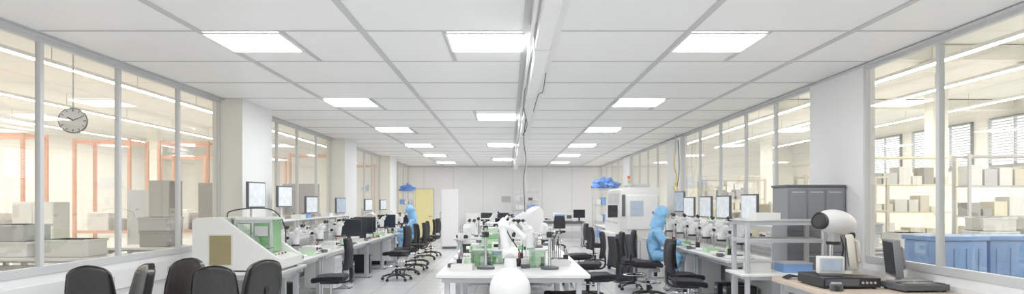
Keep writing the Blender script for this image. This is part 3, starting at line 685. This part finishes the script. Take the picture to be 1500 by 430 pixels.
# ---------------------------------------------------------------- people
def person(name,loc,rot,bh,seat=.6):
    root=bpy.data.objects.new(name,None); S.collection.objects.link(root)
    sz=seat+.10
    pts=[('pel',(0,-.02,sz+.01),.155),('sp',(0,.0,sz+.17),.150),('ch',(0,.04,sz+.34),.155),('nb',(0,.075,sz+.47),.10),('nk',(0,.10,sz+.55),.07)]
    for s_,n in ((-1,'l'),(1,'r')):
        pts+=[('sh'+n,(s_*.165,.06,sz+.41),.086),('el'+n,(s_*.245,.20,sz+.17),.068),('wr'+n,(s_*.13,.42,bh+.075),.042),
              ('hp'+n,(s_*.095,.03,sz+.0),.112),('kn'+n,(s_*.14,.42,sz+.0),.088),('an'+n,(s_*.12,.28,.38),.062),('he'+n,(s_*.12,.25,.335),.048),('to'+n,(s_*.13,.42,.315),.038)]
    idx={p[0]:i for i,p in enumerate(pts)}
    E=[('pel','sp'),('sp','ch'),('ch','nb'),('nb','nk')]
    for n in 'lr': E+=[('ch','sh'+n),('sh'+n,'el'+n),('el'+n,'wr'+n),('pel','hp'+n),('hp'+n,'kn'+n),('kn'+n,'an'+n),('an'+n,'he'+n),('he'+n,'to'+n)]
    me=bpy.data.meshes.new('body_skel'); me.from_pydata([p[1] for p in pts],[(idx[a],idx[c]) for a,c in E],[])
    o=bpy.data.objects.new('tmp',me); S.collection.objects.link(o)
    sk=o.modifiers.new('s','SKIN'); sk.use_smooth_shade=True
    for i,p in enumerate(pts):
        d=me.skin_vertices[0].data[i]; d.radius=(p[2],p[2]*(.9)); d.use_root=(i==0)
    su=o.modifiers.new('u','SUBSURF'); su.levels=3; su.render_levels=3
    dg=bpy.context.evaluated_depsgraph_get(); bm_=bpy.data.meshes.new_from_object(o.evaluated_get(dg)); bpy.data.objects.remove(o)
    bm_.materials.clear(); bm_.materials.append(blue)
    disp=[]
    for v in bm_.vertices:
        c=v.co; q=Vector((c.x*10,c.y*14+c.z*8,c.z*16-c.y*10))
        r_=(1-abs(noise.noise(q)*2))**3*.011+noise.noise(q*2.3)*.005; disp.append(c+v.normal*r_)
    for v,c in zip(bm_.vertices,disp): v.co=c
    for p in bm_.polygons: p.use_smooth=True
    body=bpy.data.objects.new('body',bm_); S.collection.objects.link(body); body.parent=root
    hz=sz+.66; hy=.15
    b=B(); b.M=T(0,hy,hz)@rx(-.28)
    def face(p):
        q=Vector(p)
        if q.y>0 and q.z<0: q.x*=1-.25*(-q.z/.12)
        return q
    b.ell((0,0,0),(.078,.098,.118),skin,24,fn=face)
    b.tube([(0,.092,.02),(0,.112,-.015),(0,.10,-.03)],[.008,.014,.010],skin,8)
    for sx in (-1,1):
        b.ell((sx*.032,.086,.012),(.013,.01,.008),wht,10); b.ell((sx*.032,.094,.012),(.006,.004,.006),black,8)
        b.box(sx*.032-.016,sx*.032+.016,.086,.097,.030,.036,black,bev=.002)
        b.ell((sx*.08,-.005,-.01),(.012,.02,.03),skin,10)
    b.box(-.028,.028,.07,.092,-.066,-.058,red,bev=.002)
    b.ell((0,.035,-.05),(.066,.078,.05),mask,18)
    o=b.done('head'); o.parent=root
    b=B(); b.M=T(0,hy,hz)@rx(-.28)
    t=bmesh.new(); bmesh.ops.create_uvsphere(t,u_segments=48,v_segments=34,radius=1)
    for v in t.verts:
        p=Vector((v.co.x*.112,v.co.y*.126,v.co.z*.150))
        p.y-=.018; p*=1+noise.noise(p*16)*.09+noise.noise(p*34)*.04
        if p.z<-.02:
            k=min(1.2,(-.02-p.z)/.11); w_=math.sqrt(max(0,1-(v.co.z)**2)); wob=1+noise.noise(v.co*3.5)*.10
            p.x=v.co.x/max(w_,.05)*(.100+.028*k)*wob if w_>.2 else p.x*2.0
            p.y=(v.co.y/max(w_,.05)*(.108+.008*k)*wob if w_>.2 else p.y)-.02-.02*k; p.z-=.075*k
        v.co=p
    dead=[f for f in t.faces if (lambda c: c.y>.048 and abs(c.x)<.07 and -.085<c.z<.06)(f.calc_center_median())]
    bmesh.ops.delete(t,geom=dead,context='FACES'); b.merge(t,blue)
    o=b.done('hood'); o.parent=root
    for s_ in (-1,1):
        b=B(); b.M=T(s_*.13,.42,bh+.07)@rz(s_*.25)@rx(-.45)
        b.ell((0,.055,0),(.040,.055,.020),glove,14)
        b.tube([(0,-.03,0),(0,.02,0)],[.038,.032],blue,10)
        for k in range(4):
            x=(-.030+.020*k); L=(.060,.075,.070,.055)[k if s_<0 else 3-k]
            b.tube([(x,.085,.002),(x*1.1,.085+L*.45,.0),(x*1.12,.085+L*.8,-.016),(x*1.1,.085+L*.95,-.032)],[.0095,.009,.008,.006],glove,8)
        tx=-s_*.034
        b.tube([(tx,.03,-.002),(tx-s_*.022,.06,-.01),(tx-s_*.022,.09,-.022)],[.012,.010,.007],glove,8)
        o=b.done('hand_l' if s_<0 else 'hand_r'); o.parent=root
    root.location=loc; root.rotation_euler=(0,0,rot)
    return root
person('seated_technician',(2.38,11.25,0.02),-pi/2-.15,RB,seat=.60)
place(lab_chair_mesh(.60),'lab_chair',(2.30,11.25,0),-pi/2-.15)
person('seated_technician',(-2.38,17.4,0.02),pi/2+.1,LB,seat=.58)
place(chairM,'lab_chair',(-2.30,17.4,0),pi/2+.1)
# ---------------------------------------------------------------- adjoining halls
HH=4.6
def hall(side,xa,xb,sg):
    x0,x1=sorted((xa,xb))
    b=B(); b.box(x0,x1,-4,36,-.1,0,hallfloor); b.done('floor_hall_'+side)
    b=B(); b.box(x0,x1,-4,36,HH,HH+.1,hallceil); b.done('ceiling_hall_'+side)
    b=B(); b.box(x0,x1,36,36.1,0,HH,hallwall); b.box(x0,x1,-4.1,-4,0,HH,hallwall)
    u=sorted((xb,xb+sg*.1)); b.box(u[0],u[1],-4.1,36.1,0,HH,hallwall)
    u=sorted((xa,xa+sg*.1)); b.box(u[0],u[1],-4,36,H+.13,HH,hallwall); b.done('wall_hall_'+side)
hall('left',XL-.1,-18.,-1); hall('right',XR+.1,15.,1)
def tubes(X,z,y0,y1):
    b=B(); b.box(X-.08,X+.08,y0,y1,z+.012,z+.08,wht)
    b.add([(X-.045,y0,z),(X+.045,y0,z),(X+.045,y1,z),(X-.045,y1,z)],[[3,2,1,0]],hallE)
    y=y0+1
    while y<y1: b.cyl((X,y,z+.08),(X,y,HH),.008,lgrey,6); y+=3
    b.done('fluorescent_light_row')
tubes(-8.7,4.2,3,33); tubes(-12.3,4.2,3,33); tubes(-16,4.2,3,33)
tubes(8.07,4.2,3,33); tubes(10.0,4.2,3,33); tubes(12.8,4.2,3,33)
b=B(); Yc=10.97
b.M=rx(pi/2)
b.lathe([(.195,-.04),(.205,-.03),(.205,.03),(.195,.04)],dgrey,seg=40); b.lathe([(.188,.038),(.188,.043)],wht,seg=40)
for k in range(12):
    a=k*pi/6; c,s_=math.cos(a),math.sin(a); b.tube([(.145*c,.145*s_,.045),(.178*c,.178*s_,.045)],.006 if k%3 else .009,black,4)
b.tube([(0,0,.048),(-.075,.05,.048)],.009,black,5); b.tube([(0,0,.05),(.13,.07,.05)],.006,black,5); b.ell((0,0,.047),(.012,.012,.006),black,8)
b.M=Matrix.Identity(4); b.cyl((0,0,.2),(0,0,1.69),.012,lgrey,8)
b.done('hanging_clock',((107-745)/1000*Yc,Yc,2.90),.5)
def oframe(x,y,w,h,d=.8,rot=0,fill=True):
    b=B()
    for u in (0,w):
        for v in (0,d): b.box(u-.035,u+.035,v-.035,v+.035,0,h,orange)
        b.box(u-.03,u+.03,.035,d-.035,h-.1,h-.04,orange)
    for v in (0,d): b.box(.035,w-.035,v-.02,v+.02,h-.1,h-.03,orange); b.box(.035,w-.035,v-.02,v+.02,.85,.92,orange)
    if fill:
        b.box(.05,w-.05,.05,d-.05,.86,.9,offw); b.box(.2,w*.55,.15,d-.15,.9,1.35,offw,bev=.02); b.box(w*.62,w-.2,.15,d-.15,.9,1.2,hgrey,bev=.02)
    b.done('orange_steel_frame',(x,y,0),rot)
oframe(-12.6,15.6,1.5,3.2); oframe(-10.3,16.2,1.3,3.1); oframe(-8.6,16.8,1.2,3.1); oframe(-12.4,11.8,1.6,2.7,fill=False)
oframe(-7.2,22.5,1.3,3.2); oframe(-9.4,24,1.3,3.2); oframe(-7.0,29,1.3,3.2); oframe(-11.2,22,1.4,3.1)
def cab(x,y,w,h,m,name='steel_locker',d=.5):
    b=B(); b.box(0,w,0,d,.05,h,m,bev=.008); b.box(.02,w-.02,.02,d-.02,0,.05,black)
    n=max(1,int(w/.4))
    for k in range(n): b.box(.01+w*k/n,w*(k+1)/n-.01,-.015,0,.08,h-.03,m,bev=.004); b.box(w*k/n+.04,w*k/n+.055,-.03,-.015,h*.45,h*.55,chrome)
    b.done(name,(x,y,0))
cab(-6.75,12.8,.40,2.0,hgrey); cab(-8.1,14.5,.6,1.85,lgrey); cab(-6.55,14.4,.45,2.0,hgrey); cab(-9.6,13.2,.8,1.6,offw); cab(-11.5,13.0,1.0,1.4,offw); cab(-6.3,19,.9,2.1,hgrey)
hb=bench_mesh(1.8,.8,.9,top=bench,name='hall_workbench')
for x,y in ((-6.9,9.2),(-8.6,9.8),(-9.6,10.8),(-6.2,11.2),(5.0,11.2),(7.2,11.6),(9.8,10.5)): place(hb,'hall_workbench',(x,y,0),-pi/2)
def boxstack(x,y,z,ms,name='storage_boxes'):
    b=B(); zz=0
    for i,m in enumerate(ms):
        w=R.uniform(.22,.3); h=R.uniform(.15,.25); b.box(-w,w,-.25,.25,zz,zz+h,m,bev=.012); b.box(-w-.01,w+.01,-.26,.26,zz+h-.03,zz+h,m,bev=.005); zz+=h+.002
    b.done(name,(x,y,z),R.uniform(-.1,.1))
for x,y,ms in ((-6.3,8.8,[wht,lgrey]),(-5.6,8.8,[offw]),(-8.0,9.4,[offw,wht]),(-9.0,10.4,[lgrey]),(-5.5,10.8,[hgrey,lgrey]),(5.5,10.8,[offw,lgrey]),(6.3,10.8,[wht]),(7.9,11.2,[offw,offw]),(8.6,11.2,[lgrey,wht]),(10.5,10.1,[bluebox,offw])):
    boxstack(x,y,.9,ms)
def shelf(x,y,w,h,n,m,rot=0,name='workshop_shelf'):
    b=B()
    for u in (0,w-.05):
        for v in (0,.45): b.box(u,u+.05,v,v+.05,0,h,m)
    for k in range(n):
        z=.15+(h-.2)*k/(n-1); b.box(.05,w-.05,0,.5,z,z+.03,m)
        xx=.08
        while xx<w-.35 and k<n-1:
            q=R.uniform(.15,.34); b.box(xx,xx+q,.05,.45,z+.03,z+.03+R.uniform(.12,(h/n)*.8),R.choice([wht,offw,beige,lgrey,offw,hgrey,paleyel]),bev=.006); xx+=q+.04
    b.done(name,(x,y,0),rot)
shelf(8.7,12.9,2.0,2.5,5,lgrey); shelf(5.6,12.9,1.6,2.1,4,beige); shelf(7.6,14.9,2.2,2.6,5,paleyel); shelf(11.8,12.9,2.2,2.6,5,lgrey); shelf(5.2,18,1.6,2.2,5,beige); shelf(6.5,23,2,2.5,5,beige)
for x,y in ((5.75,9.0),(6.62,9.1)):
    b=B(); b.box(-.38,.38,-.28,.28,.12,1.1,bluebox,bev=.03,seg=2); b.box(-.40,.40,-.30,.30,1.1,1.16,bluebox,bev=.015,seg=2)
    for u in (-.3,.3): b.cyl((u,.2,.06),(u+.04,.2,.06),.06,black,12); b.cyl((u,-.2,.06),(u+.04,-.2,.06),.06,black,12)
    for k in range(4): b.box(-.3+.18*k,-.24+.18*k,-.29,-.28,.2,1.0,bluebox)
    b.done('wheeled_blue_container',(x,y,0),R.uniform(-.2,.2))
b=B(); b.box(0,2.6,0,.06,0,1.55,paleyel,bev=.01); b.box(0,.06,.06,1.4,0,1.55,paleyel,bev=.01); b.box(2.54,2.6,.06,1.4,0,1.55,paleyel,bev=.01)
for u in (.0,.87,1.73,2.54): b.box(u,u+.06,-.02,0,0,1.6,lgrey)
b.done('partition_enclosure',(6.4,16.8,0))
# outer right windows with blinds
k=0; y=2.0
while y<33:
    b=B(); xw=14.99; b.add([(xw-.01,y,2.75),(xw-.01,y+3.2,2.75),(xw-.01,y+3.2,4.1),(xw-.01,y,4.1)],[[0,1,2,3]],skyE)
    for yy in (y,y+1.05,y+2.1,y+3.15): b.box(xw-.08,xw,yy,yy+.06,2.7,4.15,mgrey)
    b.box(xw-.08,xw,y,y+3.2,2.65,2.72,mgrey); b.box(xw-.08,xw,y,y+3.2,4.1,4.17,mgrey)
    z=2.8
    while z<4.1:
        b.box(xw-.13,xw-.09,y,y+3.2,z,z+.045,lgrey); z+=.085
    b.done('window_%d'%(40+k)); k+=1; y+=4.0
b=B()
for y in (6,12,18,24,30): b.box(11.2,11.6,y,y+.4,0,HH,cream,bev=.01)
b.done('column_hall_right')
b=B()
for y in (9,18,27): b.box(-14.3,-13.9,y,y+.4,0,HH,cream,bev=.01)
b.done('column_hall_left')
b=B(); b.box(4.3,14.8,20,20.35,4.3,4.58,cream); b.box(4.3,14.8,13,13.35,4.3,4.58,cream); b.done('ceiling_beam')
# ---------------------------------------------------------------- world + camera
w=bpy.data.worlds.new('world'); S.world=w; w.use_nodes=True; w.node_tree.nodes['Background'].inputs[0].default_value=(.8,.88,1,1); w.node_tree.nodes['Background'].inputs[1].default_value=.6
cd=bpy.data.cameras.new('camera'); cam=bpy.data.objects.new('camera',cd); S.collection.objects.link(cam)
cam.location=(0,0,1.6); cam.rotation_euler=(pi/2,0,0); cd.sensor_fit='HORIZONTAL'; cd.sensor_width=36; cd.lens=24; cd.shift_x=5/1500; cd.shift_y=80/1500; cd.clip_end=200
S.camera=cam
print('objs',len(S.objects))
